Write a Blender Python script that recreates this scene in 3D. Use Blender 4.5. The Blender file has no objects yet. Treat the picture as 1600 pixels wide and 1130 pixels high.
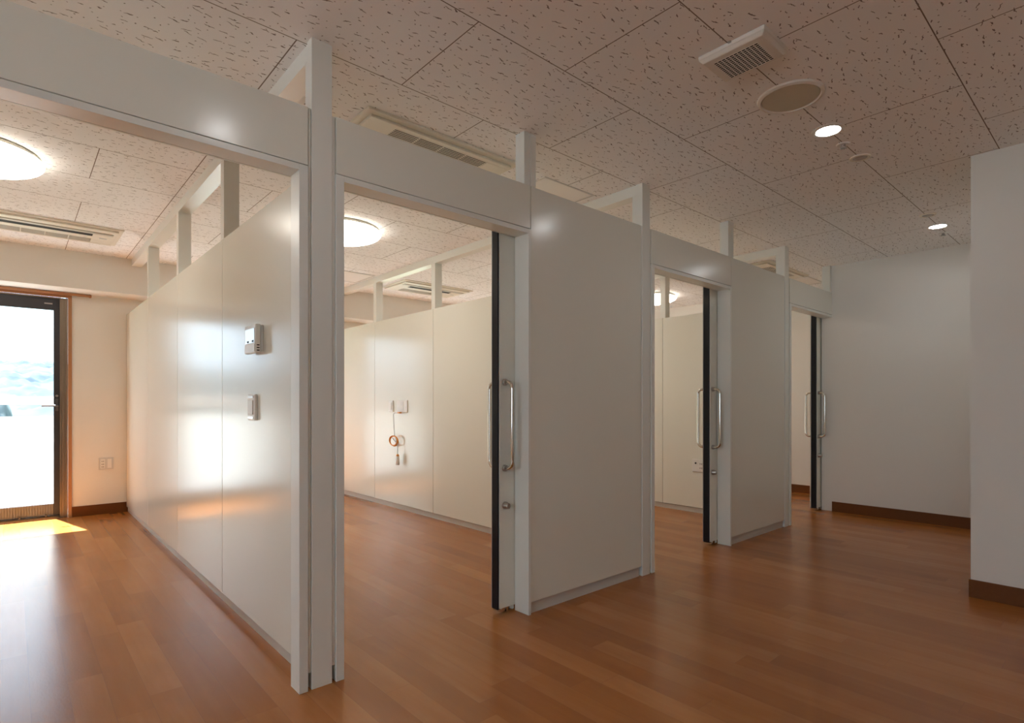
import bpy, bmesh, math, random
from mathutils import Vector, Matrix

random.seed(7)
scn = bpy.context.scene
COL = scn.collection
PI = math.pi

# ------------------------------------------------------------------ camera
CAM_H = 1.10
cam = bpy.data.cameras.new('camera')
cam.sensor_fit = 'HORIZONTAL'
cam.sensor_width = 36.0
cam.lens = 877.4 / 1600 * 36.0
cam.shift_y = 66.0 / 1600
cam.clip_start = 0.05
cam.clip_end = 2000
camo = bpy.data.objects.new('camera', cam)
COL.objects.link(camo)
camo.location = (0, 0, CAM_H)
camo.rotation_euler = (PI / 2, 0, -math.radians(41.636))
scn.camera = camo

# ------------------------------------------------------------------ exposure
vs = scn.view_settings
scn.display_settings.display_device = 'sRGB'
vs.view_transform = 'Standard'
vs.look = 'None'
vs.gamma = 1.0
vs.use_curve_mapping = False
vs.exposure = 0.08
try:
    scn.cycles.use_denoising = True
    scn.cycles.denoiser = 'OPENIMAGEDENOISE'
    scn.cycles.max_bounces = 14
    scn.cycles.diffuse_bounces = 8
    scn.cycles.glossy_bounces = 5
    scn.cycles.transparent_max_bounces = 16
    scn.cycles.sample_clamp_indirect = 8.0
    scn.cycles.caustics_reflective = False
    scn.cycles.caustics_refractive = False
except Exception:
    pass

# ------------------------------------------------------------------ sky and sun
SKY = 4.8
SUN = 48.0
LAMP = 10.5          # room ceiling lamps
DOWN = 75.0         # hall downlights
world = bpy.data.worlds.new('sky')
scn.world = world
world.use_nodes = True
wn, wl = world.node_tree.nodes, world.node_tree.links
wn.clear()
wo = wn.new('ShaderNodeOutputWorld')
wb = wn.new('ShaderNodeBackground')
wb.inputs['Strength'].default_value = SKY
tc = wn.new('ShaderNodeTexCoord')
sx = wn.new('ShaderNodeSeparateXYZ')
wl.new(tc.outputs['Generated'], sx.inputs[0])
cr = wn.new('ShaderNodeValToRGB')
cr.color_ramp.elements[0].position = 0.0
cr.color_ramp.elements[0].color = (0.64, 0.82, 1.0, 1)
cr.color_ramp.elements[1].position = 0.75
cr.color_ramp.elements[1].color = (0.62, 0.79, 1.0, 1)
wl.new(sx.outputs['Z'], cr.inputs[0])
wl.new(cr.outputs[0], wb.inputs['Color'])
wl.new(wb.outputs[0], wo.inputs[0])

sun = bpy.data.lights.new('sun', 'SUN')
sun.energy = SUN
sun.angle = math.radians(0.6)
sun.color = (0.98, 0.98, 1.0)
suno = bpy.data.objects.new('sun', sun)
COL.objects.link(suno)
suno.location = (-2, 20, 30)
suno.rotation_euler = Vector((0.21, -0.93, -2.02)).to_track_quat('-Z', 'Y').to_euler()


def portal(name, loc, rot, sxx, syy):
    """daylight opening: guides sky sampling only, gives off no light itself"""
    l = bpy.data.lights.new(name, 'AREA')
    l.shape = 'RECTANGLE'
    l.size, l.size_y = sxx, syy
    l.cycles.is_portal = True
    o = bpy.data.objects.new(name, l)
    COL.objects.link(o)
    o.location, o.rotation_euler = loc, rot
    return o


# ------------------------------------------------------------------ materials
def srgb(r, g, b):
    f = lambda c: (c / 255 / 12.92) if c / 255 <= 0.04045 else ((c / 255 + 0.055) / 1.055) ** 2.4
    return (f(r), f(g), f(b), 1)


def mat(name, color, rough=0.5, metal=0.0, spec=0.5, bump=None, coat=0.0, coat_rough=0.1, emit=None, estr=0.0, var=0.0):
    m = bpy.data.materials.new(name)
    m.use_nodes = True
    nt = m.node_tree
    b = nt.nodes['Principled BSDF']
    b.inputs['Base Color'].default_value = color
    b.inputs['Roughness'].default_value = rough
    b.inputs['Metallic'].default_value = metal
    b.inputs['Specular IOR Level'].default_value = spec
    b.inputs['Coat Weight'].default_value = coat
    b.inputs['Coat Roughness'].default_value = coat_rough
    if emit:
        b.inputs['Emission Color'].default_value = emit
        b.inputs['Emission Strength'].default_value = estr
    if var or bump:
        g = nt.nodes.new('ShaderNodeNewGeometry')
        n = nt.nodes.new('ShaderNodeTexNoise')
        n.inputs['Scale'].default_value = bump[0] if bump else 3.0
        n.inputs['Detail'].default_value = 3
        nt.links.new(g.outputs['Position'], n.inputs['Vector'])
        if bump:
            bp = nt.nodes.new('ShaderNodeBump')
            bp.inputs['Strength'].default_value = bump[1]
            bp.inputs['Distance'].default_value = bump[2]
            nt.links.new(n.outputs['Fac'], bp.inputs['Height'])
            nt.links.new(bp.outputs[0], b.inputs['Normal'])
        if var:
            mx = nt.nodes.new('ShaderNodeMix')
            mx.data_type = 'RGBA'
            mx.inputs['A'].default_value = tuple(c * (1 - var) for c in color[:3]) + (1,)
            mx.inputs['B'].default_value = tuple(min(1, c * (1 + var)) for c in color[:3]) + (1,)
            nt.links.new(n.outputs['Fac'], mx.inputs['Factor'])
            nt.links.new(mx.outputs['Result'], b.inputs['Base Color'])
    return m


M = {}
M['panel'] = mat('panel_paint', (0.775, 0.775, 0.700, 1), 0.205, spec=0.5)
M['frame'] = mat('frame_paint', (0.762, 0.775, 0.73, 1), 0.30, spec=0.5)
M['kick'] = mat('kickboard_paint', (0.60, 0.575, 0.53, 1), 0.4)
M['gap'] = mat('gap_dark', (0.05, 0.045, 0.04, 1), 0.8)  # dark fill painted in for the shade inside joints and gaps
M['wall'] = mat('wallpaper', (0.78, 0.765, 0.72, 1), 0.75, spec=0.25, bump=(420, 0.12, 0.001))
M['base'] = mat('baseboard_vinyl', (0.15, 0.050, 0.010, 1), 0.5, spec=0.25, bump=(60, 0.05, 0.001), var=0.12)
M['woodtrim'] = mat('orange_wood_trim', (0.42, 0.20, 0.085, 1), 0.4, var=0.15)
M['edge'] = mat('black_rubber', (0.007, 0.008, 0.012, 1), 0.40, spec=0.35)
M['steel'] = mat('polished_steel', (0.72, 0.68, 0.62, 1), 0.12, metal=1.0)
M['steel_dull'] = mat('brushed_steel', (0.42, 0.40, 0.37, 1), 0.32, metal=1.0)
M['alu'] = mat('bronze_aluminium', (0.33, 0.27, 0.21, 1), 0.35, metal=0.7)
M['darkalu'] = mat('dark_aluminium', (0.055, 0.056, 0.065, 1), 0.4, metal=0.4)
M['ribalu'] = mat('ribbed_grey', (0.20, 0.21, 0.23, 1), 0.5, metal=0.2)
M['greyalu'] = mat('grey_aluminium', (0.42, 0.42, 0.44, 1), 0.4, metal=0.5)
M['plastic'] = mat('white_plastic', (0.80, 0.79, 0.76, 1), 0.35)
M['plasticgrey'] = mat('pale_grey_plastic', (0.62, 0.61, 0.59, 1), 0.4)
M['acplastic'] = mat('ivory_plastic', (0.74, 0.70, 0.60, 1), 0.4)
M['acgrey'] = mat('ac_louvre_grey', (0.52, 0.50, 0.44, 1), 0.45)
M['dark'] = mat('dark_fill', (0.012, 0.010, 0.009, 1), 0.8)  # own colour of buttons and jack; painted shade in slots and recesses
M['vent'] = mat('vent_plastic', (0.72, 0.67, 0.60, 1), 0.4)
M['speaker'] = mat('speaker_mesh', (0.56, 0.51, 0.39, 1), 0.7, bump=(900, 0.3, 0.001))
M['lcd'] = mat('lcd_screen', (0.75, 0.80, 0.82, 1), 0.08, spec=0.8)
M['orange'] = mat('orange_rubber', (0.80, 0.33, 0.06, 1), 0.4)
M['cord'] = mat('grey_cord', (0.40, 0.39, 0.37, 1), 0.5)
M['lens'] = mat('fixture_lens', (0.42, 0.38, 0.33, 1), 0.08, spec=0.9, bump=(90, 0.6, 0.006))
M['lamp'] = mat('lamp_acrylic', (0.9, 0.88, 0.82, 1), 0.3, emit=(1.0, 0.93, 0.82, 1), estr=LAMP)
M['down'] = mat('downlight_lens', (0.9, 0.9, 0.9, 1), 0.3, emit=(0.97, 0.99, 1.0, 1), estr=DOWN)
M['concrete'] = mat('balcony_concrete', (0.40, 0.40, 0.39, 1), 0.8, bump=(30, 0.1, 0.003))
M['bounce'] = mat('pale_bounce', (0.66, 0.66, 0.65, 1), 0.8)  # for the added slab that reflects sunlight onto the hall ceiling
M['handle'] = mat('dark_steel', (0.16, 0.16, 0.17, 1), 0.35, metal=0.8)

M['rail'] = mat('balcony_rail', (0.80, 0.76, 0.73, 1), 0.4)
M['ground'] = mat('ground_green', (0.13, 0.18, 0.08, 1), 0.9, var=0.3)


def leaf_material():  # distance haze is put into the leaf colour as a pale bluish tint
    m = mat('haze_tinted_leaves', (0.10, 0.15, 0.10, 1), 0.9, spec=0.1)
    nt = m.node_tree
    b = nt.nodes['Principled BSDF']
    g = nt.nodes.new('ShaderNodeNewGeometry')
    n = nt.nodes.new('ShaderNodeTexNoise')
    n.inputs['Scale'].default_value = 0.16
    n.inputs['Detail'].default_value = 6
    nt.links.new(g.outputs['Position'], n.inputs['Vector'])
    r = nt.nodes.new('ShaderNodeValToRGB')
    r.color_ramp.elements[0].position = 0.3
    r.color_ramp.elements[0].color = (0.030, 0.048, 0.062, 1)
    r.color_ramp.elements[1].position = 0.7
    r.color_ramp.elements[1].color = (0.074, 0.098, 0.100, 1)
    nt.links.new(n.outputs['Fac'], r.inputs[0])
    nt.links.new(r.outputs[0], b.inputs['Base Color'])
    return m


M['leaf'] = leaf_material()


class NT:
    """tiny helper for math node graphs"""
    def __init__(s, nt):
        s.nt = nt

    def m(s, op, a, b=None, c=None):
        n = s.nt.nodes.new('ShaderNodeMath')
        n.operation = op
        for i, v in enumerate((a, b, c)):
            if v is None:
                continue
            if isinstance(v, (int, float)):
                n.inputs[i].default_value = v
            else:
                s.nt.links.new(v, n.inputs[i])
        return n.outputs[0]

    def xyz(s, x, y, z=0.0):
        n = s.nt.nodes.new('ShaderNodeCombineXYZ')
        for i, v in enumerate((x, y, z)):
            if isinstance(v, (int, float)):
                n.inputs[i].default_value = v
            else:
                s.nt.links.new(v, n.inputs[i])
        return n.outputs[0]

    def mix(s, f, a, b):
        n = s.nt.nodes.new('ShaderNodeMix')
        n.data_type = 'RGBA'
        for k, v in (('Factor', f), ('A', a), ('B', b)):
            if isinstance(v, (int, float, tuple)):
                n.inputs[k].default_value = v
            else:
                s.nt.links.new(v, n.inputs[k])
        return n.outputs['Result']

    def node(s, t, **kw):
        n = s.nt.nodes.new(t)
        for k, v in kw.items():
            setattr(n, k, v)
        return n

    def link(s, a, b):
        s.nt.links.new(a, b)


def glass_material():
    m = bpy.data.materials.new('clear_glass')
    m.use_nodes = True
    nt = m.node_tree
    nt.nodes.clear()
    o = nt.nodes.new('ShaderNodeOutputMaterial')
    mx = nt.nodes.new('ShaderNodeMixShader')
    t = nt.nodes.new('ShaderNodeBsdfTransparent')
    t.inputs[0].default_value = (0.93, 0.96, 0.95, 1)
    gl = nt.nodes.new('ShaderNodeBsdfGlossy')
    gl.inputs['Roughness'].default_value = 0.0
    q = NT(nt)          # Schlick reflectance, the same from both sides of the pane
    lw = q.node('ShaderNodeLayerWeight')
    lw.inputs['Blend'].default_value = 0.5
    q.link(q.m('ADD', 0.07, q.m('MULTIPLY', q.m('POWER', lw.outputs['Facing'], 5.0), 0.93)), mx.inputs[0])
    nt.links.new(t.outputs[0], mx.inputs[1])
    nt.links.new(gl.outputs[0], mx.inputs[2])
    nt.links.new(mx.outputs[0], o.inputs[0])
    return m


M['glass'] = glass_material()


def frosted_material():
    m = bpy.data.materials.new('frosted_balustrade')
    m.use_nodes = True
    nt = m.node_tree
    nt.nodes.clear()
    o = nt.nodes.new('ShaderNodeOutputMaterial')
    mx = nt.nodes.new('ShaderNodeMixShader')
    mx.inputs[0].default_value = 0.22
    d = nt.nodes.new('ShaderNodeBsdfDiffuse')
    d.inputs[0].default_value = (0.86, 0.87, 0.87, 1)
    t = nt.nodes.new('ShaderNodeBsdfTranslucent')
    t.inputs[0].default_value = (0.93, 0.95, 0.95, 1)
    nt.links.new(d.outputs[0], mx.inputs[1])
    nt.links.new(t.outputs[0], mx.inputs[2])
    nt.links.new(mx.outputs[0], o.inputs[0])
    return m


M['parapet'] = frosted_material()


def ceiling_material():
    m = mat('fissured_tile', (0.82, 0.79, 0.765, 1), 0.85, spec=0.2)
    nt = m.node_tree
    q = NT(nt)
    b = nt.nodes['Principled BSDF']
    g = q.node('ShaderNodeNewGeometry')
    sp = q.node('ShaderNodeSeparateXYZ')
    q.link(g.outputs['Position'], sp.inputs[0])
    X, Y = sp.outputs[0], sp.outputs[1]
    # --- tile joints: rows of 0.55 m, 0.927 m long tiles in running bond
    ry = q.m('DIVIDE', q.m('ADD', Y, 10 * 0.55 * 2 - 0.53), 0.55)
    row = q.m('FLOOR', ry)
    fy = q.m('FRACT', ry)
    dy = q.m('MULTIPLY', q.m('MINIMUM', fy, q.m('SUBTRACT', 1.0, fy)), 0.55)
    par = q.m('MODULO', row, 2.0)
    rx = q.m('DIVIDE', q.m('ADD', q.m('SUBTRACT', X, 1.285 - 20 * 0.927), q.m('MULTIPLY', par, 0.4635)), 0.927)
    fx = q.m('FRACT', rx)
    dx = q.m('MULTIPLY', q.m('MINIMUM', fx, q.m('SUBTRACT', 1.0, fx)), 0.927)
    # border joint beside the first partition
    bx = q.m('ADD', q.m('ABSOLUTE', q.m('SUBTRACT', X, 0.822)), q.m('MULTIPLY', q.m('LESS_THAN', Y, 2.18), 10.0))
    d = q.m('MINIMUM', q.m('MINIMUM', dx, dy), bx)
    joint = q.m('LESS_THAN', d, 0.0022)
    # --- fissures: short wavy streaks along the tile length, and pin holes
    nz = q.node('ShaderNodeTexNoise')
    nz.inputs['Scale'].default_value = 70
    nz.inputs['Detail'].default_value = 1
    q.link(g.outputs['Position'], nz.inputs['Vector'])
    wave = q.m('MULTIPLY', q.m('SUBTRACT', nz.outputs['Fac'], 0.5), 0.014)

    def marks(cell, lmin, lvar, hw, keep, off):
        v = q.node('ShaderNodeTexVoronoi', voronoi_dimensions='2D', feature='F1')
        v.inputs['Scale'].default_value = 1.0
        v.inputs['Randomness'].default_value = 0.9
        px, py = q.m('DIVIDE', q.m('ADD', X, off), cell), q.m('DIVIDE', q.m('ADD', Y, off * 1.7), cell)
        q.link(q.xyz(px, py), v.inputs['Vector'])
        sp2 = q.node('ShaderNodeSeparateXYZ')
        q.link(v.outputs['Position'], sp2.inputs[0])
        sc = q.node('ShaderNodeSeparateColor')
        q.link(v.outputs['Color'], sc.inputs[0])
        ddx = q.m('MULTIPLY', q.m('SUBTRACT', px, sp2.outputs[0]), cell)
        ddy = q.m('MULTIPLY', q.m('SUBTRACT', py, sp2.outputs[1]), cell)
        ddy = q.m('ADD', ddy, q.m('MULTIPLY', ddx, q.m('MULTIPLY', q.m('SUBTRACT', sc.outputs[1], 0.5), 0.9)))
        ddy = q.m('ADD', ddy, wave)
        hl = q.m('ADD', lmin, q.m('MULTIPLY', sc.outputs[0], lvar))
        e = q.m('ADD', q.m('POWER', q.m('ABSOLUTE', q.m('DIVIDE', ddx, hl)), 2.0), q.m('POWER', q.m('ABSOLUTE', q.m('DIVIDE', ddy, hw)), 2.0))
        return q.m('MULTIPLY', q.m('LESS_THAN', e, 1.0), q.m('LESS_THAN', sc.outputs[2], keep))

    k1 = marks(0.056, 0.006, 0.014, 0.0021, 0.85, 0.0)
    k2 = marks(0.045, 0.0022, 0.0012, 0.0022, 0.85, 3.37)
    k = q.m('MAXIMUM', k1, k2)
    c = q.mix(k, (0.89, 0.89, 0.89, 1), (0.24, 0.21, 0.195, 1))
    c = q.mix(joint, c, (0.22, 0.18, 0.15, 1))
    q.link(c, b.inputs['Base Color'])
    return m


M['ceiling'] = ceiling_material()


def floor_material():
    m = mat('wood_vinyl', (0.4, 0.2, 0.1, 1), 0.3, spec=0.46)
    nt = m.node_tree
    q = NT(nt)
    b = nt.nodes['Principled BSDF']
    g = q.node('ShaderNodeNewGeometry')
    sp = q.node('ShaderNodeSeparateXYZ')
    q.link(g.outputs['Position'], sp.inputs[0])
    X, Y = sp.outputs[0], sp.outputs[1]
    W, L = 0.112, 0.90
    rx = q.m('DIVIDE', q.m('ADD', X, 20.0), W)
    row = q.m('FLOOR', rx)
    w1 = q.node('ShaderNodeTexWhiteNoise', noise_dimensions='1D')
    q.link(row, w1.inputs['W'])
    ly = q.m('ADD', q.m('DIVIDE', q.m('ADD', Y, 20.0), L), w1.outputs['Value'])
    cell = q.m('FLOOR', ly)
    w2 = q.node('ShaderNodeTexWhiteNoise', noise_dimensions='2D')
    q.link(q.xyz(row, cell), w2.inputs['Vector'])
    rnd = w2.outputs['Value']
    # grain stretched along the plank, different on each plank
    n1 = q.node('ShaderNodeTexNoise')
    n1.inputs['Scale'].default_value = 1.0
    n1.inputs['Detail'].default_value = 5
    n1.inputs['Roughness'].default_value = 0.6
    q.link(q.xyz(q.m('MULTIPLY', X, 26.0), q.m('MULTIPLY', Y, 2.2), q.m('MULTIPLY', rnd, 37.0)), n1.inputs['Vector'])
    n2 = q.node('ShaderNodeTexNoise')
    n2.inputs['Scale'].default_value = 1.0
    n2.inputs['Detail'].default_value = 3
    q.link(q.xyz(q.m('MULTIPLY', X, 7.0), q.m('MULTIPLY', Y, 1.6), q.m('MULTIPLY', rnd, 91.0)), n2.inputs['Vector'])
    r = q.node('ShaderNodeValToRGB')
    e = r.color_ramp.elements
    e[0].position, e[0].color = 0.0, (0.255, 0.078, 0.014, 1)
    e[1].position, e[1].color = 1.0, (0.490, 0.203, 0.056, 1)
    x = r.color_ramp.elements.new(0.5)
    x.color = (0.370, 0.131, 0.026, 1)
    f = q.m('ADD', q.m('MULTIPLY', rnd, 0.42), q.m('ADD', q.m('MULTIPLY', n1.outputs['Fac'], 0.44), q.m('MULTIPLY', n2.outputs['Fac'], 0.55)))
    f = q.m('SUBTRACT', f, 0.20)
    q.link(f, r.inputs[0])
    fx = q.m('FRACT', rx)
    dx = q.m('MULTIPLY', q.m('MINIMUM', fx, q.m('SUBTRACT', 1.0, fx)), W)
    fy = q.m('FRACT', ly)
    dy = q.m('MULTIPLY', q.m('MINIMUM', fy, q.m('SUBTRACT', 1.0, fy)), L)
    jn = q.m('LESS_THAN', q.m('MINIMUM', dx, dy), 0.0010)
    c = q.mix(q.m('MULTIPLY', jn, 0.30), r.outputs[0], (0.16, 0.06, 0.03, 1))
    q.link(c, b.inputs['Base Color'])
    nb = q.node('ShaderNodeTexNoise')
    nb.inputs['Scale'].default_value = 1.0
    nb.inputs['Detail'].default_value = 4
    q.link(q.xyz(q.m('MULTIPLY', X, 120.0), q.m('MULTIPLY', Y, 45.0), 0.0), nb.inputs['Vector'])
    bp = q.node('ShaderNodeBump')
    bp.inputs['Strength'].default_value = 0.12
    bp.inputs['Distance'].default_value = 0.002
    q.link(nb.outputs['Fac'], bp.inputs['Height'])
    q.link(bp.outputs[0], b.inputs['Normal'])
    b.inputs['Roughness'].default_value = 0.255
    return m


M['floor'] = floor_material()

# ------------------------------------------------------------------ mesh helpers


class MB:
    """collects shapes and links them as ONE mesh object"""

    def __init__(s):
        s.bm = bmesh.new()

    def box(s, x0, x1, y0, y1, z0, z1):
        v = [s.bm.verts.new(p) for p in ((x0, y0, z0), (x1, y0, z0), (x1, y1, z0), (x0, y1, z0),
                                         (x0, y0, z1), (x1, y0, z1), (x1, y1, z1), (x0, y1, z1))]
        for f in ((0, 3, 2, 1), (4, 5, 6, 7), (0, 1, 5, 4), (1, 2, 6, 5), (2, 3, 7, 6), (3, 0, 4, 7)):
            s.bm.faces.new([v[i] for i in f])
        return s

    def quad_xz(s, x0, x1, y, z0, z1):
        s.bm.faces.new([s.bm.verts.new(p) for p in ((x0, y, z0), (x1, y, z0), (x1, y, z1), (x0, y, z1))])
        return s

    def quad_yz(s, x, y0, y1, z0, z1):
        s.bm.faces.new([s.bm.verts.new(p) for p in ((x, y0, z0), (x, y1, z0), (x, y1, z1), (x, y0, z1))])
        return s

    def taper(s, x0, x1, y0, y1, z0, z1, ins):
        """box whose bottom (z0) is inset by ins"""
        v = [s.bm.verts.new(p) for p in ((x0 + ins, y0 + ins, z0), (x1 - ins, y0 + ins, z0), (x1 - ins, y1 - ins, z0), (x0 + ins, y1 - ins, z0),
                                         (x0, y0, z1), (x1, y0, z1), (x1, y1, z1), (x0, y1, z1))]
        for f in ((0, 3, 2, 1), (4, 5, 6, 7), (0, 1, 5, 4), (1, 2, 6, 5), (2, 3, 7, 6), (3, 0, 4, 7)):
            s.bm.faces.new([v[i] for i in f])
        return s

    def lathe(s, prof, c=(0, 0, 0), n=48, axis='Z'):
        """revolve (radius, height) pairs; closed by caps where radius is 0"""
        rings = []
        for r, h in prof:
            if r < 1e-6:
                ring = [s.bm.verts.new((0, 0, h))]
            else:
                ring = [s.bm.verts.new((r * math.cos(2 * PI * i / n), r * math.sin(2 * PI * i / n), h)) for i in range(n)]
            rings.append(ring)
        for a, b in zip(rings, rings[1:]):
            for i in range(n):
                j = (i + 1) % n
                if len(a) == 1 and len(b) == 1:
                    continue
                if len(a) == 1:
                    s.bm.faces.new((a[0], b[j], b[i]))
                elif len(b) == 1:
                    s.bm.faces.new((a[i], a[j], b[0]))
                else:
                    s.bm.faces.new((a[i], a[j], b[j], b[i]))
        vs_ = [v for r in rings for v in r]
        if axis == 'Y':      # local z -> -y
            for v in vs_:
                v.co = Vector((v.co.x, -v.co.z, v.co.y))
        elif axis == 'X':    # local z -> -x
            for v in vs_:
                v.co = Vector((-v.co.z, v.co.x, v.co.y))
        for v in vs_:
            v.co += Vector(c)
        return s

    def tube(s, pts, r, n=12, closed=False):
        pts = [Vector(p) for p in pts]
        N = len(pts)
        rings = []
        up = None
        for i, p in enumerate(pts):
            if closed:
                t = (pts[(i + 1) % N] - pts[i - 1]).normalized()
            else:
                t = (pts[min(i + 1, N - 1)] - pts[max(i - 1, 0)]).normalized()
            if up is None:
                up = Vector((0, 0, 1)) if abs(t.z) < 0.9 else Vector((1, 0, 0))
            a = (up - t * up.dot(t)).normalized()
            up = a
            b_ = t.cross(a)
            rings.append([s.bm.verts.new(p + (a * math.cos(2 * PI * k / n) + b_ * math.sin(2 * PI * k / n)) * r) for k in range(n)])
        rng = range(N) if closed else range(N - 1)
        for i in rng:
            A, B = rings[i], rings[(i + 1) % N]
            for k in range(n):
                s.bm.faces.new((A[k], A[(k + 1) % n], B[(k + 1) % n], B[k]))
        if not closed:
            s.bm.faces.new(rings[0][::-1])
            s.bm.faces.new(rings[-1])
        return s

    def build(s, name, m, parent=None, bevel=0.0, smooth=False, kind=None, label=None):
        bmesh.ops.recalc_face_normals(s.bm, faces=s.bm.faces)
        me = bpy.data.meshes.new(name)
        s.bm.to_mesh(me)
        s.bm.free()
        me.materials.append(M[m])
        if smooth:
            for p in me.polygons:
                p.use_smooth = True
        o = bpy.data.objects.new(name, me)
        COL.objects.link(o)
        if smooth:
            md = o.modifiers.new('edge_split', 'EDGE_SPLIT')
            md.split_angle = math.radians(40)
        if bevel:
            md = o.modifiers.new('bevel', 'BEVEL')
            md.width = bevel
            md.segments = 2
            md.limit_method = 'ANGLE'
        if parent:
            o.parent = parent
        if kind:
            o['kind'] = kind
        if label:
            o['label'] = label
        return o


def tag(o, label, cat, group=None):
    o['label'] = label
    o['category'] = cat
    if group:
        o['group'] = group
    return o


def thing(name, label, cat, loc=(0, 0, 0), rotz=0.0, group=None):
    o = bpy.data.objects.new(name, None)
    o.empty_display_size = 0.05
    COL.objects.link(o)
    o.location = loc
    o.rotation_euler = (0, 0, rotz)
    o['kind'] = 'thing'
    return tag(o, label, cat, group)


def dup(root, loc, rotz=None, label=None, skip=()):
    r = root.copy()
    COL.objects.link(r)
    r.location = loc
    if rotz is not None:
        r.rotation_euler = (0, 0, rotz)
    if label:
        r['label'] = label
    for ch in list(root.children):
        if ch.name.split('.')[0] in skip:
            continue
        c = ch.copy()
        COL.objects.link(c)
        c.parent = r
        for g in list(ch.children):
            d = g.copy()
            COL.objects.link(d)
            d.parent = c
    return r


def struct(name, mb, m, bevel=0.0, label=None):
    return mb.build(name, m, None, bevel, kind='structure', label=label)


# ------------------------------------------------------------------ main dimensions
U = 2.142            # room pitch along the hall
YF = 2.12            # hall face of the room fronts
YB = 6.90            # inner face of the balcony wall
H = 2.51             # ceiling
X_ROOM0 = -1.20      # left limit of first room
X_END = 6.27         # end wall of the hall
X_R4 = 7.26          # end wall of the fourth room
X_BLK, Y_BLK = 4.08, 0.655
X_L, Y_N = -5.0, -2.6

# ------------------------------------------------------------------ room shell
struct('floor', MB().box(X_L - .1, 7.4, Y_N - .1, 7.10, -0.12, 0), 'floor', label='orange brown wood plank vinyl floor')
struct('ceiling', MB().box(X_L - .1, 7.4, Y_N - .1, 7.10, H, H + 0.1), 'ceiling', label='fissured acoustic tile ceiling')

DOORX = [(-0.742 + U * k, 0.427 + U * k) for k in range(4)]
DOOR_TOP = 2.150
wb_ = MB()
xs = X_ROOM0 - 0.1
for a, b in DOORX:
    wb_.box(xs, a, YB, YB + .2, 0, H)
    wb_.box(a, b, YB, YB + .2, DOOR_TOP, H)
    xs = b
wb_.box(xs, 7.4, YB, YB + .2, 0, H)
struct('wall_back', wb_, 'wall', label='cream papered wall with the balcony door')
struct('beam_back', MB().box(X_ROOM0, X_R4, 6.56, YB, 2.167, H), 'wall', label='cream boxed beam above the balcony door')
struct('wall_end', MB().box(X_END, X_END + .12, Y_BLK - 1.0, YF + .098, 0, H), 'wall', label='greyish cream wall at the far end of the hall')
struct('wall_right', MB().box(X_BLK, X_END, Y_N, Y_BLK, 0, H), 'wall', label='pale wall corner at the right edge')
struct('wall_room_end', MB().box(X_R4, X_R4 + .12, YF, YB, 0, H), 'wall', label='cream wall inside the last room')
struct('wall_room_front', MB().box(X_END + .002, X_R4, YF + .182, YF + .215, 0, 2.235).box(X_END + .002, X_R4, YF + .098, YF + .182, 2.10, 2.235), 'wall')
struct('wall_pocket', MB().box(X_END + .12, X_R4, YF + .05, YF + .098, 0, H), 'wall')
struct('wall_near', MB().box(X_L, X_BLK, Y_N - .1, Y_N, 0, H), 'wall')
struct('wall_room_left', MB().box(X_ROOM0 - .1, X_ROOM0, YF + .2, YB, 0, H), 'wall')
struct('wall_hall_front', MB().box(X_L, X_ROOM0, YF, YF + .2, 0, H), 'wall')
# hall's left wall with a window that lights the hall
WY0, WY1, WZ0, WZ1 = -2.3, 1.5, 0.70, 2.36
wl_ = MB()
wl_.box(X_L - .1, X_L, Y_N, WY0, 0, H).box(X_L - .1, X_L, WY1, YF + .2, 0, H)
wl_.box(X_L - .1, X_L, WY0, WY1, 0, WZ0).box(X_L - .1, X_L, WY0, WY1, WZ1, H)
struct('wall_left', wl_, 'wall')
w1 = MB()
for a, b, c, d in ((WY0, WY0 + .05, WZ0, WZ1), (WY1 - .05, WY1, WZ0, WZ1), (-.325, -.275, WZ0, WZ1), (WY0, WY1, WZ0, WZ0 + .05), (WY0, WY1, WZ1 - .05, WZ1)):
    w1.box(X_L - .09, X_L - .03, a, b, c, d)
w1o = struct('window_1', w1, 'greyalu')
MB().quad_yz(X_L - .062, WY0 + .05, WY1 - .05, WZ0 + .05, WZ1 - .05).build('window_pane', 'glass', w1o)
portal('portal_hall', (X_L - .02, (WY0 + WY1) / 2, (WZ0 + WZ1) / 2), (0, -PI / 2, 0), WZ1 - WZ0, WY1 - WY0)

BBH, BBT = 0.100, 0.008
bb = MB()
xs = X_ROOM0
for a, b in DOORX:
    bb.box(xs, a - .001, YB - BBT, YB, 0, BBH)
    xs = b + .001
bb.box(xs, X_R4, YB - BBT, YB, 0, BBH)
struct('baseboard_back', bb, 'base', label='brown baseboard below the balcony wall')
struct('baseboard_end', MB().box(X_END - BBT, X_END, Y_BLK, YF - .001, 0, BBH), 'base', label='dark brown baseboard along the far end wall')
struct('baseboard_right', MB().box(X_BLK - BBT, X_BLK, Y_N, Y_BLK + BBT, 0, BBH).box(X_BLK, X_END, Y_BLK, Y_BLK + BBT, 0, BBH), 'base', label='dark brown baseboard at the right wall corner')
struct('baseboard_room_end', MB().box(X_R4 - BBT, X_R4, YF + .22, YB - BBT, 0, BBH), 'base', label='brown baseboard inside the last room')

# ------------------------------------------------------------------ balcony doors (one per room)


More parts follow.
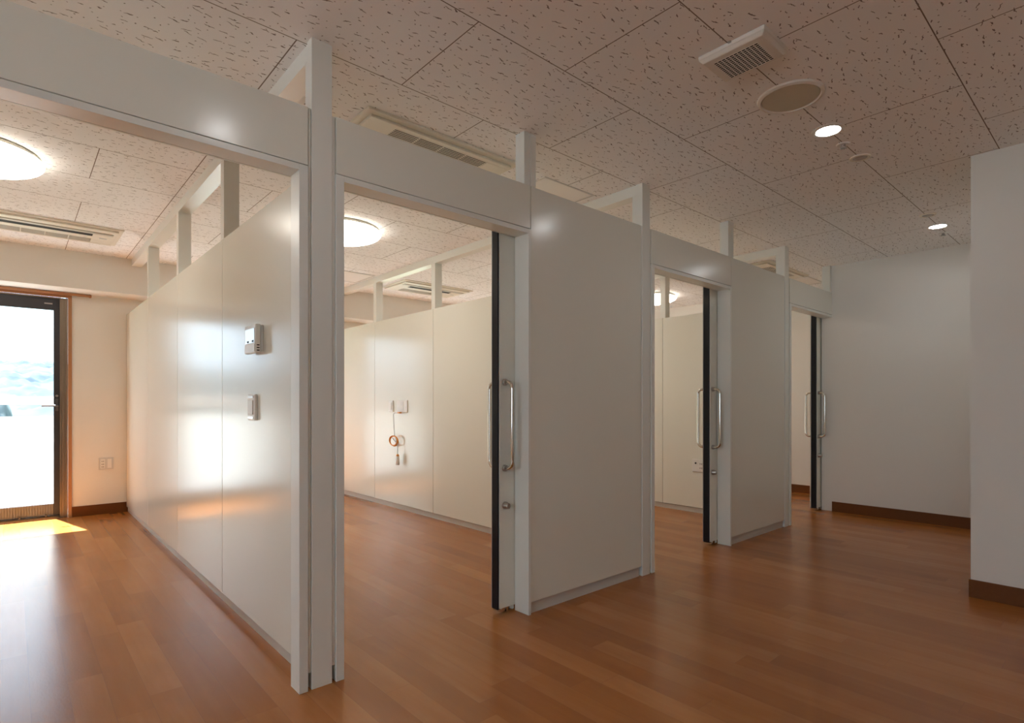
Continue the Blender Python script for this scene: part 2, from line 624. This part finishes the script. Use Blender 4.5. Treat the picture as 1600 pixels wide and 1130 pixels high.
def balcony_door(k):
    a, b = DOORX[k]
    cas = MB()
    cw = 0.028
    cas.box(a, a + cw, YB - .012, YB + .03, 0, DOOR_TOP).box(b - cw, b, YB - .012, YB + .03, 0, DOOR_TOP)
    cas.box(a + cw, b - cw, YB - .012, YB + .03, DOOR_TOP - cw, DOOR_TOP)
    o = cas.build('door_%d' % (k + 1), 'woodtrim', kind='structure', label='glazed balcony door in an orange wood casing' if k == 0 else None)
    a1, b1, t1 = a + cw, b - cw, DOOR_TOP - cw
    fr = MB()
    fw = 0.060
    for s0, s1 in ((a1, a1 + fw), (b1 - fw, b1)):
        fr.box(s0, s1, YB + .055, YB + .10, 0.0, t1)
        fr.box(s0 + .018, s0 + .030, YB + .045, YB + .055, 0.0, t1)
        fr.box(s0 + .045, s0 + .060, YB + .035, YB + .055, 0.0, t1)
        fr.box(s0, s0 + .008, YB + .035, YB + .055, 0.0, t1)
    fr.box(a1 + fw, b1 - fw, YB + .035, YB + .10, t1 - .012, t1)
    fr.box(a1 + fw, b1 - fw, YB + .02, YB + .10, 0.0, 0.012)
    fr.build('outer_frame', 'alu', o)
    a2, b2, t2 = a1 + fw, b1 - fw, t1 - .012
    sw = 0.046
    y0, y1 = YB + .05, YB + .085
    lf = MB()
    lf.box(a2, a2 + sw, y0, y1, .014, t2).box(b2 - sw, b2, y0, y1, .014, t2)
    lf.box(a2 + sw, b2 - sw, y0, y1, t2 - .112, t2)
    leaf = lf.build('leaf_frame', 'darkalu', o, 0.002)
    rb = MB().box(a2 + sw, b2 - sw, y0 + .010, y1, .014, .142)
    n = 46
    w = (b2 - a2 - 2 * sw) / n
    for i in range(n):
        x = a2 + sw + i * w
        rb.box(x + w * .25, x + w * .75, y0 + .002, y0 + .010, .030, .138)
    rb.build('ribbed_bottom_rail', 'ribalu', o)
    st = MB().box(a2, b2, YB + .022, y0 - .001, .012, .026)
    for x in (b2 - .11, b2 - .30):
        st.box(x, x + .014, YB + .018, YB + .034, .012, .044)
    st.build('threshold', 'darkalu', o)
    MB().quad_xz(a2 + sw, b2 - sw, y0 + .017, .142, t2 - .112).build('glass_pane', 'glass', o)
    MB().box(b2 - .115, b2 - .055, y0 - .003, y0, t2 - .058, t2 - .046).build('label_plate', 'steel_dull', o)
    hx = b2 - .022
    hd = MB().box(hx - .011, hx + .011, y0 - .006, y0, 1.03, 1.15)
    hd.lathe([(0, 0), (.009, 0), (.009, .040), (0, .040)], (hx, y0 - .005, 1.081), 16, 'Y')
    hd.tube([(hx + .008, y0 - .042, 1.081), (hx - .05, y0 - .045, 1.081), (hx - .115, y0 - .043, 1.080)], .0085, 10)
    hd.build('lever_handle', 'handle', o, smooth=True)
    MB().lathe([(0, 0), (.011, 0), (.010, .016), (0, .018)], (hx, y0, 1.175), 16, 'Y').build('thumb_turn', 'steel_dull', o, smooth=True)
    portal('portal_room', ((a + b) / 2, YB - .02, 1.08), (PI / 2, 0, PI), b - a, 2.14)
    return o


for k in range(4):
    balcony_door(k)

# brown curtain rail above the first balcony door
cr_ = thing('curtain_rail', 'slim brown wooden curtain rail fixed over the glazed balcony door', 'curtain rail', (-0.17, YB - .05, 2.150))
MB().box(-.72, .74, -.014, .014, -.010, .012).build('track', 'woodtrim', cr_, 0.003)
for s in (-.735, .735):
    MB().lathe([(0, -.012), (.014, -.010), (.017, 0), (.014, .010), (0, .012)], (s, 0, 0), 16, 'X').build('end_cap', 'woodtrim', cr_, smooth=True)
for s in (-.45, .0, .45):
    MB().box(s - .01, s + .01, .014, .05, -.006, .006).build('bracket', 'woodtrim', cr_)

# ------------------------------------------------------------------ balcony and what lies beyond
struct('balcony_floor', MB().box(-6, 12, 7.10, 8.75, -0.2, -0.05), 'concrete')
struct('balcony_parapet', MB().quad_xz(-6, 12, 8.468, -0.05, 0.955), 'parapet', label='frosted white balustrade panel outside the glass door')
hr = thing('balcony_handrail', 'pale flat handrail above the frosted white balcony balustrade', 'handrail', (3, 8.48, .955))
MB().box(-9, 9, -.03, .03, .135, .225).build('top_rail', 'rail', hr, 0.01)
for i in range(12):
    MB().box(-9 + 1.5 * i + .735, -9 + 1.5 * i + .765, -.015, .015, 0, .135).build('rail_post', 'rail', hr)
struct('bounce_slab', MB().box(-14, X_L - .1, -8, 7.0, -0.2, -0.05), 'bounce')  # added unseen slab, bounces sunlight up through the hall window
struct('ground_outside', MB().box(-900, 900, 9, 1500, -10.2, -10), 'ground')


from mathutils import noise


def canopy(name, x0, x1, y0, y1, nx, ny, zf):
    """a slope covered with tree crowns, one mesh"""
    bm = bmesh.new()
    g = []
    for j in range(ny + 1):
        for i in range(nx + 1):
            x, y = x0 + (x1 - x0) * i / nx, y0 + (y1 - y0) * j / ny
            g.append(bm.verts.new((x, y, zf(x, y))))
    for j in range(ny):
        for i in range(nx):
            a = j * (nx + 1) + i
            bm.faces.new((g[a], g[a + 1], g[a + nx + 2], g[a + nx + 1]))
    me = bpy.data.meshes.new(name)
    bm.to_mesh(me)
    bm.free()
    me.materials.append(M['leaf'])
    for p in me.polygons:
        p.use_smooth = True
    o = bpy.data.objects.new(name, me)
    COL.objects.link(o)
    o['kind'] = 'stuff'
    return o


def crown(x, y, s, seed):
    """rounded crowns: cellular bumps of size s with leafy roughness"""
    d = noise.voronoi(Vector((x / s, y / s, seed)))[0][0]
    return (1 - d * d) + .35 * noise.noise(Vector((x / s * 3, y / s * 3, seed))) + .2 * noise.noise(Vector((x / s * 8, y / s * 8, seed)))


def hill(x, y):
    b = -8 + (y - 130) * .125 + 2.4 * math.sin(x * .035) + 1.6 * math.sin(x * .08 + 2)
    return min(b, 16) + 3.4 * crown(x, y, 9.0, 1.7)


def bushes(x, y):
    w = max(0.0, min(1.0, (2.5 - x) / 3.0)) * max(0.0, 1 - ((y - 60) / 12.0) ** 2)
    return -10 + 8.6 * w + (.6 + 2.4 * w) * crown(x, y, 2.6, 4.2)


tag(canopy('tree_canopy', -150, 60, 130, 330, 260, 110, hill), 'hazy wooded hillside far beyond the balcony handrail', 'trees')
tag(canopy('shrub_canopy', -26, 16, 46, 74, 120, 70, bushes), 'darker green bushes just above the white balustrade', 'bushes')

# ------------------------------------------------------------------ room dividing partitions
SEAM = [3.388, 4.520, 5.680]
PT = 0.080                         # thickness
PX = 0.866                         # left face of the first partition
PTOP = 2.008
RZ = 2.442


def make_partition():
    t = thing('room_partition', 'x', 'partition', (PX, 0, 0), group=None)
    ys = [YF + .086] + SEAM + [YB - .009]
    for i in range(4):
        y0, y1 = ys[i] + (.0022 if i else 0), ys[i + 1] - .0022
        MB().box(0, PT, y0, y1, .052, PTOP).build('panel', 'panel', t, 0.0015)
    co_ = MB().box(.010, PT - .010, YF + .086, YB - .009, .048, .052).box(.010, PT - .010, YF + .10, YB - .01, PTOP - .05, PTOP - .002)
    for s in SEAM:
        co_.box(.014, PT - .014, s - .0022, s + .0022, .05, PTOP - .001)
    co_.build('core', 'gap', t)  # its dark strips put painted shade into the panel seams
    MB().box(.012, PT - .012, YF + .086, YB - .009, 0, .050).build('kickboard', 'kick', t)
    for s in SEAM:
        MB().box(0, PT, s - .032, s + .030, PTOP, RZ).build('post', 'frame', t, 0.0012)
    MB().box(0, PT, YF + .0515, YF + .086, PTOP, RZ).build('post', 'frame', t, 0.0012)
    MB().box(-.002, PT + .002, YF + .0515, 6.559, RZ, H).build('ceiling_rail', 'frame', t, 0.0012)
    return t


p1 = make_partition()
p1['label'] = 'glossy cream partition in the leftmost room, carrying the wall controller and a long switch'
p2 = dup(p1, (PX + U, 0, 0), label='cream partition seen through the middle left doorway, with the hanging call cord')
p3 = dup(p1, (PX + 2 * U, 0, 0), label='beige partition seen through the third doorway, with outlet plate beside the door edge')
for p in (p1, p2, p3):
    p['group'] = 'room dividing partitions'

# ------------------------------------------------------------------ front posts (floor to ceiling) at each partition
def make_post():
    t = thing('corner_post', 'x', 'post', (0, YF, 0))
    MB().box(.858, .940, .003, .049, 0, H).build('shaft', 'frame', t, 0.0015)
    for a, b in ((.8470, .8562), (.9416, .9534)):
        MB().box(a, b, .008, .049, .066, 2.235).build('filler_strip', 'frame', t, 0.0008)
    MB().box(.846, .953, .046, .051, .0, .068).box(.846, .858, .030, .049, .068, 2.233).box(.940, .9545, .030, .049, .068, 2.233).build('shadow_gap', 'gap', t)  # dark backing that paints the shade in the grooves and foot gaps
    return t


c1 = make_post()
c1['label'] = 'nearest and tallest looking white post with twin grooves, between the first two doorways'
c2 = dup(c1, (U, YF, 0), label='white post at the right end of the larger front panel, beside the third doorway')
c3 = dup(c1, (2 * U, YF, 0), label='white post at the right end of the smaller front panel, beside the last doorway')
for p in (c1, c2, c3):
    p['group'] = 'floor to ceiling posts'


# short posts above the header line, at each door pocket
def make_stub():
    t = thing('upper_post', 'x', 'post', (0, YF, 2.236))
    MB().box(1.973, 2.0145, .004, .072, 0, H - 2.236).box(2.0175, 2.056, .004, .072, 0, H - 2.236).build('shaft', 'frame', t, 0.001)
    MB().box(1.978, 2.052, .008, .068, 0, H - 2.237).build('core', 'frame', t)
    return t


s1 = make_stub()
s1['label'] = 'short white post above the header over the nearest open sliding door'
s2 = dup(s1, (U, YF, 2.236), label='short white post above the header over the second open sliding door')
s3 = dup(s1, (2 * U - .035, YF, 2.236), label='short white post between header and ceiling against the hall end wall')
for p in (s1, s2, s3):
    p['group'] = 'short posts above the headers'


# ------------------------------------------------------------------ door frames
def make_frame():
    t = thing('door_frame', 'x', 'door frame', (0, YF, 0))
    MB().box(.957, 2.0150, .002, .040, 2.0120, 2.235).build('header_panel', 'panel', t, 0.0015)
    MB().box(.955, .989, 0, .086, 0, 2.0085).build('jamb', 'frame', t, 0.0012)
    MB().box(2.000, 2.0185, 0, .107, 0, 2.0085).build('jamb', 'frame', t, 0.0012)
    MB().box(.989, 2.000, 0, .086, 1.985, 2.0085).build('head_trim', 'frame', t, 0.0012)
    MB().box(.957, 2.0185, .1, .104, 2.03, 2.233).box(.957, 2.0185, .178, .215, 2.048, 2.235).box(.957, 2.0185, .040, .178, 2.10, 2.233).box(.989, 2.0, .0895, .1, 1.9855, 2.10).build('track_housing', 'frame', t)
    MB().box(.960, 2.0150, .012, .040, 2.006, 2.0135).build('shadow_gap', 'gap', t)
    return t


f2 = make_frame()
f2['label'] = 'white frame and header of the second doorway, right of the tall foreground post'
f3 = dup(f2, (U, YF, 0), label='white frame and header of the third doorway, behind the larger front panel')
f4 = dup(f2, (2 * U, YF, 0), label='white frame and header of the last doorway, at the hall end wall')
# first doorway is mirrored: its pocket lies to the left, outside the picture
f1 = thing('door_frame', 'white frame and wide header over the doorway left of the tall grooved post', 'door frame', (0, YF, 0))
MB().box(-.217, .8435, .002, .040, 2.0120, 2.235).build('header_panel', 'panel', f1, 0.0015)
MB().box(.809, .8435, 0, .086, 0, 2.0085).build('jamb', 'frame', f1, 0.0012)
MB().box(-.2205, -.202, 0, .112, 0, 2.0085).build('jamb', 'frame', f1, 0.0012)
MB().box(-.202, .809, 0, .086, 1.985, 2.0085).build('head_trim', 'frame', f1, 0.0012)
MB().box(-.202, .8435, .1, .104, 2.03, 2.233).box(-.2205, .8435, .178, .215, 2.048, 2.235).box(-.2205, .8435, .040, .178, 2.10, 2.233).box(-.202, .809, .0895, .1, 1.9855, 2.10).build('track_housing', 'frame', f1)
MB().box(-.217, .840, .012, .040, 2.006, 2.0135).build('shadow_gap', 'gap', f1)
for p in (f1, f2, f3, f4):
    p['group'] = 'doorway frames'


# ------------------------------------------------------------------ fixed front panels (door pockets)
def make_front_panel():
    t = thing('front_panel', 'x', 'wall panel', (0, YF, 0))
    MB().box(2.0215, 2.9850, .005, .036, .062, 2.235).build('panel', 'panel', t, 0.0015)
    MB().box(2.0190, 2.9850, .018, .036, 0, .060).build('kickboard', 'kick', t)
    MB().box(2.0195, 2.0225, .030, .040, .0, 2.234).build('shadow_gap', 'gap', t)
    MB().box(2.0195, 2.985, .180, .214, .0, 2.235).box(2.0195, 2.985, .040, .178, 2.10, 2.233).build('inner_panel', 'panel', t)
    return t


w2 = make_front_panel()
w2['label'] = 'large flat off-white wall panel facing the hall, between the two nearest sliding doors'
w3 = dup(w2, (U, YF, 0), label='off-white wall panel facing the hall, left of the farthest doorway')
w1_ = dup(w2, (-3.2085, YF, 0), label='off-white wall panel left of the first doorway, outside the picture')
for p in (w1_, w2, w3):
    p['group'] = 'fixed front panels'


# ------------------------------------------------------------------ sliding doors, almost fully open
def make_handle(parent, side):
    """vertical pull bar; side -1: hall face, +1: room face"""
    y0 = .111 if side < 0 else .170
    yb = y0 + side * .062
    xh = 1.9300
    z0, z1 = .762, 1.213
    R = .035
    pts = [(xh, y0, z0)]
    for i in range(7):
        a = i / 6 * PI / 2
        pts.append((xh, yb - side * (R - R * math.sin(a)), z0 + R - R * math.cos(a)))
    for i in range(7):
        a = i / 6 * PI / 2
        pts.append((xh, yb - side * (R - R * math.cos(a)), z1 - R + R * math.sin(a)))
    pts.append((xh, y0, z1))
    o = MB().tube(pts, .0105, 14).build('pull_handle', 'steel', parent, smooth=True)
    for z in (z0, z1):
        MB().lathe([(0, 0), (.0175, 0), (.0175, .012), (.0155, .015), (0, .015)], (xh, y0, z), 20, 'Y').build('rosette', 'steel_dull', o, smooth=True) if side < 0 else \
            MB().lathe([(0, 0), (.0175, 0), (.0175, -.012), (.0155, -.015), (0, -.015)], (xh, y0, z), 20, 'Y').build('rosette', 'steel_dull', o, smooth=True)
    return o


def make_door():
    t = thing('sliding_door', 'x', 'sliding door', (0, YF, 0))
    MB().box(1.899, 2.930, .1125, .169, .028, 2.035).build('leaf', 'panel', t, 0.001)
    e = MB().box(1.889, 1.897, .116, .1655, .022, 2.034)
    e.build('edge_seal', 'edge', t, 0.003, label='black rubber edge')
    MB().box(1.893, 1.8995, .1685, .1725, .024, 2.034).build('edge_bead', 'greyalu', t)
    make_handle(t, -1)
    make_handle(t, 1)
    k = MB().lathe([(0, 0), (.0195, 0), (.0195, .010), (.017, .013), (.0155, .030), (.013, .033), (0, .033)], (1.933, .1115, .566), 24, 'Y').build('lock_knob', 'steel_dull', t, smooth=True)
    MB().box(1.930, 1.936, .0745, .0795, .553, .579).build('thumb_bar', 'steel', k)
    for x0, x1, y0, y1 in ((1.900, 1.910, .105, .170), (1.912, 1.935, .112, .118), (1.965, 1.995, .110, .118)):
        MB().box(x0, x1, y0, y1, .010, .0285).build('bottom_bracket', 'steel', t)
    MB().lathe([(0, 0), (.012, 0), (.012, .012), (0, .012)], (1.952, .140, .0), 14).build('guide_roller', 'edge', t)
    return t


d2 = make_door()
d2['label'] = 'nearest open sliding door with black edge and long chrome pull bar'
d3 = dup(d2, (U, YF, 0), label='middle open sliding door with black edge, beyond the large front panel')
d4 = dup(d2, (2 * U, YF, 0), label='farthest open sliding door with black edge, next to the hall end wall')
for p in (d2, d3, d4):
    p['group'] = 'open sliding doors'

# ------------------------------------------------------------------ room ceiling lamps
LX, LY = -0.17, 4.28


def make_lamp():
    t = thing('ceiling_light', 'x', 'ceiling light', (LX, LY, H))
    R = .312
    MB().lathe([(0, 0), (R - .03, 0), (R - .012, -.012), (R - .006, -.032), (0, -.032)], n=64).build('base_plate', 'acgrey', t, smooth=True)
    prof = [(R - .004, -.028), (R, -.034)]
    for i in range(1, 13):
        a = i / 12 * PI / 2
        prof.append((R * math.cos(a) if i < 12 else 0, -.034 - .074 * math.sin(a)))
    MB().lathe(prof, n=64).build('shade', 'lamp', t, smooth=True)
    return t


l1 = make_lamp()
l1['label'] = 'lit round ceiling light in the room with the glazed balcony door in view'
for k, s in ((1, 'lit round ceiling light seen through the second doorway, beside the tall post'),
             (2, 'lit round ceiling light of the third room, hidden behind the large front panel'),
             (3, 'lit round ceiling light of the last room, partly behind a post in the third doorway')):
    l = dup(l1, (LX + U * k, LY, H), label=s)
    l['group'] = 'round room lights'
l1['group'] = 'round room lights'


# ------------------------------------------------------------------ ceiling air conditioners
def make_ac():
    """0.97 x 0.57, intake grille toward -y, outlet slot toward +y"""
    t = thing('air_conditioner', 'x', 'air conditioner', (0, 0, H))
    W, D = .97, .57
    pn = MB()
    z0, z1 = -.026, 0
    # body ring built round the two openings (grille 0.10..0.215, slot 0.34..0.392)
    x0, x1 = -W / 2, W / 2
    pn.taper(x0, x1, -D / 2, D / 2, -.012, 0, .004)
    ins = .035
    pn.box(x0 + ins, x1 - ins, -D / 2 + .040, -D / 2 + .072, z0, -.012)
    pn.box(x0 + ins, x1 - ins, -D / 2 + .215, -D / 2 + .30, z0, -.012)
    pn.box(x0 + ins, x1 - ins, -D / 2 + .392, D / 2 - .035, z0, -.012)
    pn.box(x0 + ins, x0 + .19, -D / 2 + .30, -D / 2 + .392, z0, -.012)
    pn.box(x1 - .19, x1 - ins, -D / 2 + .30, -D / 2 + .392, z0, -.012)
    pn.box(x0 + ins, x0 + .05, -D / 2 + .072, -D / 2 + .215, z0, -.012)
    pn.box(x1 - .19, x1 - ins, -D / 2 + .072, -D / 2 + .215, z0, -.012)
    pn.build('panel', 'acplastic', t, 0.003)
    MB().box(x0 + .19, x1 - .19, -D / 2 + .30, -D / 2 + .392, -.0245, -.0125).build('slot_shade', 'dark', t)  # near-flush dark block, painted in for the shade inside the slot
    MB().box(x0 + .185, x1 - .19, -D / 2 + .072, -D / 2 + .215, -.0215, -.0125).build('recess_shade', 'dark', t)  # dark block in place of the shaded hollow behind the slats
    gr = MB()
    n = 9
    for i in range(n):
        y = -D / 2 + .072 + .143 * (i + .30) / n
        gr.box(x0 + .05, x1 - .19, y, y + .0060, -.0238, -.0216)
    for x in (x0 + .185, x0 + .335, x0 + .485, x0 + .635):
        gr.box(x - .003, x + .003, -D / 2 + .072, -D / 2 + .215, -.0240, -.0216)
    gr.build('intake_grille', 'acplastic', t)
    MB().box(x0 + .05, x0 + .183, -D / 2 + .072, -D / 2 + .215, -.0235, -.0215).build('blank_plate', 'acplastic', t)
    MB().box(x0 + .06, x1 - .06, -D / 2 + .402, -D / 2 + .452, z0 - .006, z0).build('louvre', 'acgrey', t, 0.002)
    MB().box(x0 + .09, x0 + .14, -D / 2 + .262, -D / 2 + .282, z0 - .002, z0).build('sensor_window', 'lcd', t)
    return t


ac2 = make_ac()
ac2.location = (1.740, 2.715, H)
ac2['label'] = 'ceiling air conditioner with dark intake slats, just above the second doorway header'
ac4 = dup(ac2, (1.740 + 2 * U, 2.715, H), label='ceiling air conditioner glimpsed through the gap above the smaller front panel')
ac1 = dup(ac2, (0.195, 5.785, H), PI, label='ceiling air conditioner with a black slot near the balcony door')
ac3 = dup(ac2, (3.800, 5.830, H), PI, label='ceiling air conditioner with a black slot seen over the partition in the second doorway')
for p in (ac1, ac2, ac3, ac4):
    p['group'] = 'ceiling air conditioners'


# ------------------------------------------------------------------ ceiling access hatches
def make_hatch():
    t = thing('access_hatch', 'x', 'ceiling hatch', (0, 0, H))
    r = MB()
    a, w = .235, .010
    r.box(-a, a, -a, -a + w, -.006, 0).box(-a, a, a - w, a, -.006, 0).box(-a, -a + w, -a + w, a - w, -.006, 0).box(a - w, a, -a + w, a - w, -.006, 0)
    r.build('frame', 'plasticgrey', t)
    MB().box(-a + w + .002, a - w - .002, -a + w + .002, a - w - .002, -.003, 0).build('lid', 'plastic', t)
    return t


h1 = make_hatch()
h1.location = (2.70, 2.70, H)
h1['label'] = 'square ceiling hatch peeking over the large front panel'
h2 = dup(h1, (2.745, 5.85, H), label='square ceiling hatch near the lamp in the second room')
h3 = dup(h1, (6.80, 2.70, H), label='square ceiling hatch in the gap over the last doorway')
for p in (h1, h2, h3):
    p['group'] = 'ceiling hatches'

# ------------------------------------------------------------------ hall ceiling fixtures
vt = thing('ceiling_vent', 'rectangular beige ceiling vent with a dark mesh grille, above the round speaker', 'vent', (2.192, 1.070, H))
MB().taper(-.108, .108, -.136, .136, -.016, 0, .002).taper(-.106, .106, -.134, .134, -.030, -.016, .012).build('cover', 'vent', vt, 0.003)
MB().box(-.068, .082, -.090, .090, -.0305, -.0298).build('opening', 'dark', vt)  # flat dark plate, paints the shaded hole behind the grille
g = MB()
for i in range(13):
    x = -.068 + .150 * i / 12
    g.box(x - .0017, x + .0017, -.091, .091, -.0318, -.0306)
for i in range(12):
    y = -.090 + .180 * i / 11
    g.box(-.069, .083, y - .0017, y + .0017, -.0316, -.0306)
g.build('mesh_grille', 'vent', vt)
MB().box(-.112, -.106, -.006, .006, -.006, 0).build('clip', 'steel_dull', vt)

sp_ = thing('ceiling_speaker', 'large round beige speaker flush in the hall ceiling', 'speaker', (2.668, 1.078, H))
MB().lathe([(.122, -.004), (.126, -.012), (.138, -.008), (.141, 0)], n=64).build('trim_ring', 'vent', sp_, smooth=True)
MB().lathe([(0, -.012), (.06, -.0115), (.118, -.008), (.123, -.003)], n=64).build('mesh_cover', 'speaker', sp_, smooth=True)


def make_down():
    t = thing('downlight', 'x', 'downlight', (0, 1.080, H))
    MB().lathe([(.054, -.004), (.058, -.007), (.074, -.004), (.077, 0)], n=48).build('trim_ring', 'plastic', t, smooth=True)
    MB().lathe([(0, -.0065), (.03, -.006), (.055, -.003)], n=48).build('lens', 'down', t, smooth=True)
    return t


dl2 = make_down()
dl2.location.x = 3.139
dl2['label'] = 'lit round downlight beside the round ceiling speaker'
dl3 = dup(dl2, (5.485, 1.085, H), label='lit round downlight near the hall end wall')
dl1 = dup(dl2, (0.795, 1.080, H), label='lit round downlight in front of the first doorway, outside the picture')
dl0 = dup(dl2, (-1.55, 1.080, H), label='lit round downlight far left in the hall, outside the picture')
for p in (dl0, dl1, dl2, dl3):
    p['group'] = 'hall downlights'


def make_sprinkler():
    t = thing('sprinkler', 'x', 'sprinkler', (0, 0, H))
    MB().lathe([(.012, -.005), (.030, -.005), (.034, 0)], n=32).build('escutcheon', 'plastic', t, smooth=True)
    MB().lathe([(0, -.020), (.013, -.019), (.015, -.016), (.009, -.012), (.010, -.002)], n=20).build('head', 'steel_dull', t, smooth=True)
    d = MB()
    for i in range(8):
        a = i * PI / 4
        d.box(.014 * math.cos(a) - .003, .014 * math.cos(a) + .003, .014 * math.sin(a) - .003, .014 * math.sin(a) + .003, -.023, -.020)
    d.build('deflector', 'steel_dull', t)
    return t


k1 = make_sprinkler()
k1.location = (3.372, 1.085, H)
k1['label'] = 'small ceiling sprinkler between the first downlight and a small round fixture'
k2 = dup(k1, (5.742, 1.100, H), label='small ceiling sprinkler just beyond the far downlight')
for p in (k1, k2):
    p['group'] = 'ceiling sprinklers'


def make_emergency():
    t = thing('emergency_light', 'x', 'ceiling fixture', (0, 0, H))
    MB().lathe([(.036, -.004), (.040, -.008), (.050, -.006), (.054, 0)], n=40).build('trim_ring', 'acplastic', t, smooth=True)
    MB().lathe([(0, -.010), (.02, -.009), (.037, -.004)], n=40).build('lens', 'lens', t, smooth=True)
    return t


e1 = make_emergency()
e1.location = (3.622, 1.078, H)
e1['label'] = 'small round unlit glass fixture past the first downlight and sprinkler'
e2 = dup(e1, (5.10, 1.070, H), label='small round unlit glass fixture left of the far downlight')
for p in (e1, e2):
    p['group'] = 'small unlit ceiling fixtures'

# ------------------------------------------------------------------ wall devices on the partitions (face -x)
th = thing('wall_controller', 'white wall controller with a small screen on the left partition, above the long switch', 'wall controller', (PX, 2.76, 1.402))
MB().box(-.012, 0, -.062, .062, -.062, .062).build('back_plate', 'plasticgrey', th, 0.003)
MB().box(-.036, -.012, -.058, .100, -.066, .066).build('body', 'plastic', th, 0.005)
MB().box(-.0375, -.036, -.046, .086, -.020, .048).build('screen', 'lcd', th, 0.0005)
MB().box(-.039, -.036, -.052, .094, -.062, -.026).build('flap', 'plastic', th, 0.002)
for y in (-.025, .045):
    MB().box(-.0385, -.0375, y - .011, y + .011, -.016, -.008).build('button', 'dark', th)
v = MB()
for i in range(3):
    v.box(-.030, -.018, -.0585, -.058, -.058 + i * .012, -.053 + i * .012)
v.build('side_slots', 'dark', th)

sw1 = thing('light_switch', 'tall narrow white switch on the left partition, below the wall controller', 'switch', (PX, 2.84, 1.083))
MB().box(-.013, 0, -.053, .053, -.062, .062).build('plate', 'plastic', sw1, 0.003)
MB().box(-.017, -.013, -.030, .042, -.034, .034).build('rocker', 'plastic', sw1, 0.002)
for z in (-.056, .044):
    MB().box(-.0150, -.013, -.036, .046, z, z + .012).build('end_bar', 'lcd', sw1, 0.001)

sw2 = thing('light_switch', 'small white switch left of the call outlet on the second partition', 'switch', (PX + U, 5.295, 1.073))
MB().box(-.012, 0, -.030, .060, -.060, .060).build('plate', 'plastic', sw2, 0.003)
MB().box(-.017, -.012, -.010, .045, -.035, .042).build('rocker', 'plastic', sw2, 0.002)

co = thing('call_outlet', 'square white outlet plate from which the nurse call cord hangs', 'wall outlet', (PX + U, 5.078, 1.073))
MB().box(-.012, 0, -.100, .100, -.062, .062).build('plate', 'plastic', co, 0.003)
MB().box(-.0145, -.012, -.030, .030, -.045, .048).build('insert', 'plastic', co, 0.001)
for z in (.012, .03):
    MB().box(-.016, -.0145, -.020, .020, z, z + .005).build('marker', 'plasticgrey', co)

nc = thing('nurse_call_cord', 'thin call cord with a coiled orange loop and a small white push handle', 'call cord', (PX + U, 5.09, 1.05))
MB().box(-.045, -.0165, -.020, .024, -.050, -.034).build('plug', 'orange', nc, 0.003, label='orange plug')
pts = [(-.040, .022, -.043), (-.055, .060, -.044), (-.058, .078, -.060), (-.055, .080, -.12), (-.05, .078, -.22), (-.047, .074, -.284)]
MB().tube(pts, .0030, 8).build('upper_cord', 'cord', nc, smooth=True)
ring = MB()
for r_, dz, dx in ((.086, 0, 0), (.081, .004, -.006), (.084, -.004, .006)):
    ring.tube([(-.040 + dx, .106 + r_ * math.cos(2 * PI * i / 36) * 1.0, -.337 + dz + r_ * .60 * math.sin(2 * PI * i / 36)) for i in range(36)], .0046, 8, closed=True)
ring.build('coil', 'orange', nc, smooth=True, label='orange coiled loop')
MB().tube([(-.040, .025 + .10 * i / 8, -.338 - .020 * math.sin(i / 8 * PI) + .03 * (i / 8)) for i in range(9)], .0030, 8).build('inner_cord', 'cord', nc, smooth=True)
MB().tube([(-.040, .026, -.345), (-.044, .020, -.40), (-.044, .018, -.478)], .0030, 8).build('lower_cord', 'cord', nc, smooth=True)
MB().lathe([(0, .0), (.013, -.002), (.018, -.012), (.019, -.05), (.022, -.085), (.019, -.096), (0, -.098)], (-.044, .018, -.484), 20).build('push_handle', 'plastic', nc, smooth=True)
MB().lathe([(0, .008), (.010, .007), (.014, .0), (.016, -.010), (.0145, -.014)], (-.044, .018, -.478), 20).build('collar', 'orange', nc, smooth=True)


def socket_plate(t, ax, y0, y1, z0, z1):
    """ax 'x': faces -x, runs along y ; 'y': faces -y, runs along x"""
    def bx(a0, a1, d0, d1, b0, b1, name, m, bev=0.0):
        if ax == 'x':
            return MB().box(d0, d1, a0, a1, b0, b1).build(name, m, t, bev)
        return MB().box(a0, a1, d0, d1, b0, b1).build(name, m, t, bev)
    return bx


o3 = thing('wall_outlet', 'white outlet plate with a round jack, beside the second sliding door edge', 'wall outlet', (PX + 2 * U, 2.962, .477))
bx = socket_plate(o3, 'x', 0, 0, 0, 0)
bx(-.080, .075, -.010, 0, -.062, .062, 'plate', 'plastic', .003)
bx(-.045, .000, -.013, -.010, -.045, .045, 'socket_insert', 'plastic', .001)
for z in (.012, -.030):
    bx(-.036, -.031, -.0140, -.013, z, z + .016, 'socket_slot', 'dark')
    bx(-.018, -.013, -.0140, -.013, z, z + .016, 'socket_slot', 'dark')
MB().lathe([(0, 0), (.009, 0), (.009, .005), (0, .005)], (-.010, .035, .025), 18, 'X').build('round_jack', 'dark', o3)

ob = thing('wall_outlet', 'pale outlet plate on the wall right of the balcony door', 'wall outlet', (.697, YB, .502))
bx = socket_plate(ob, 'y', 0, 0, 0, 0)
bx(-.060, .060, -.009, 0, -.060, .060, 'plate', 'plasticgrey', .003)
bx(-.045, -.010, -.012, -.009, -.046, .046, 'socket_insert', 'plastic', .001)
bx(.010, .045, -.012, -.009, -.046, .046, 'blank_insert', 'plastic', .001)
for z in (.016, -.012, -.038):
    bx(-.036, -.032, -.0128, -.012, z, z + .013, 'socket_slot', 'dark')
    bx(-.023, -.019, -.0128, -.012, z, z + .013, 'socket_slot', 'dark')
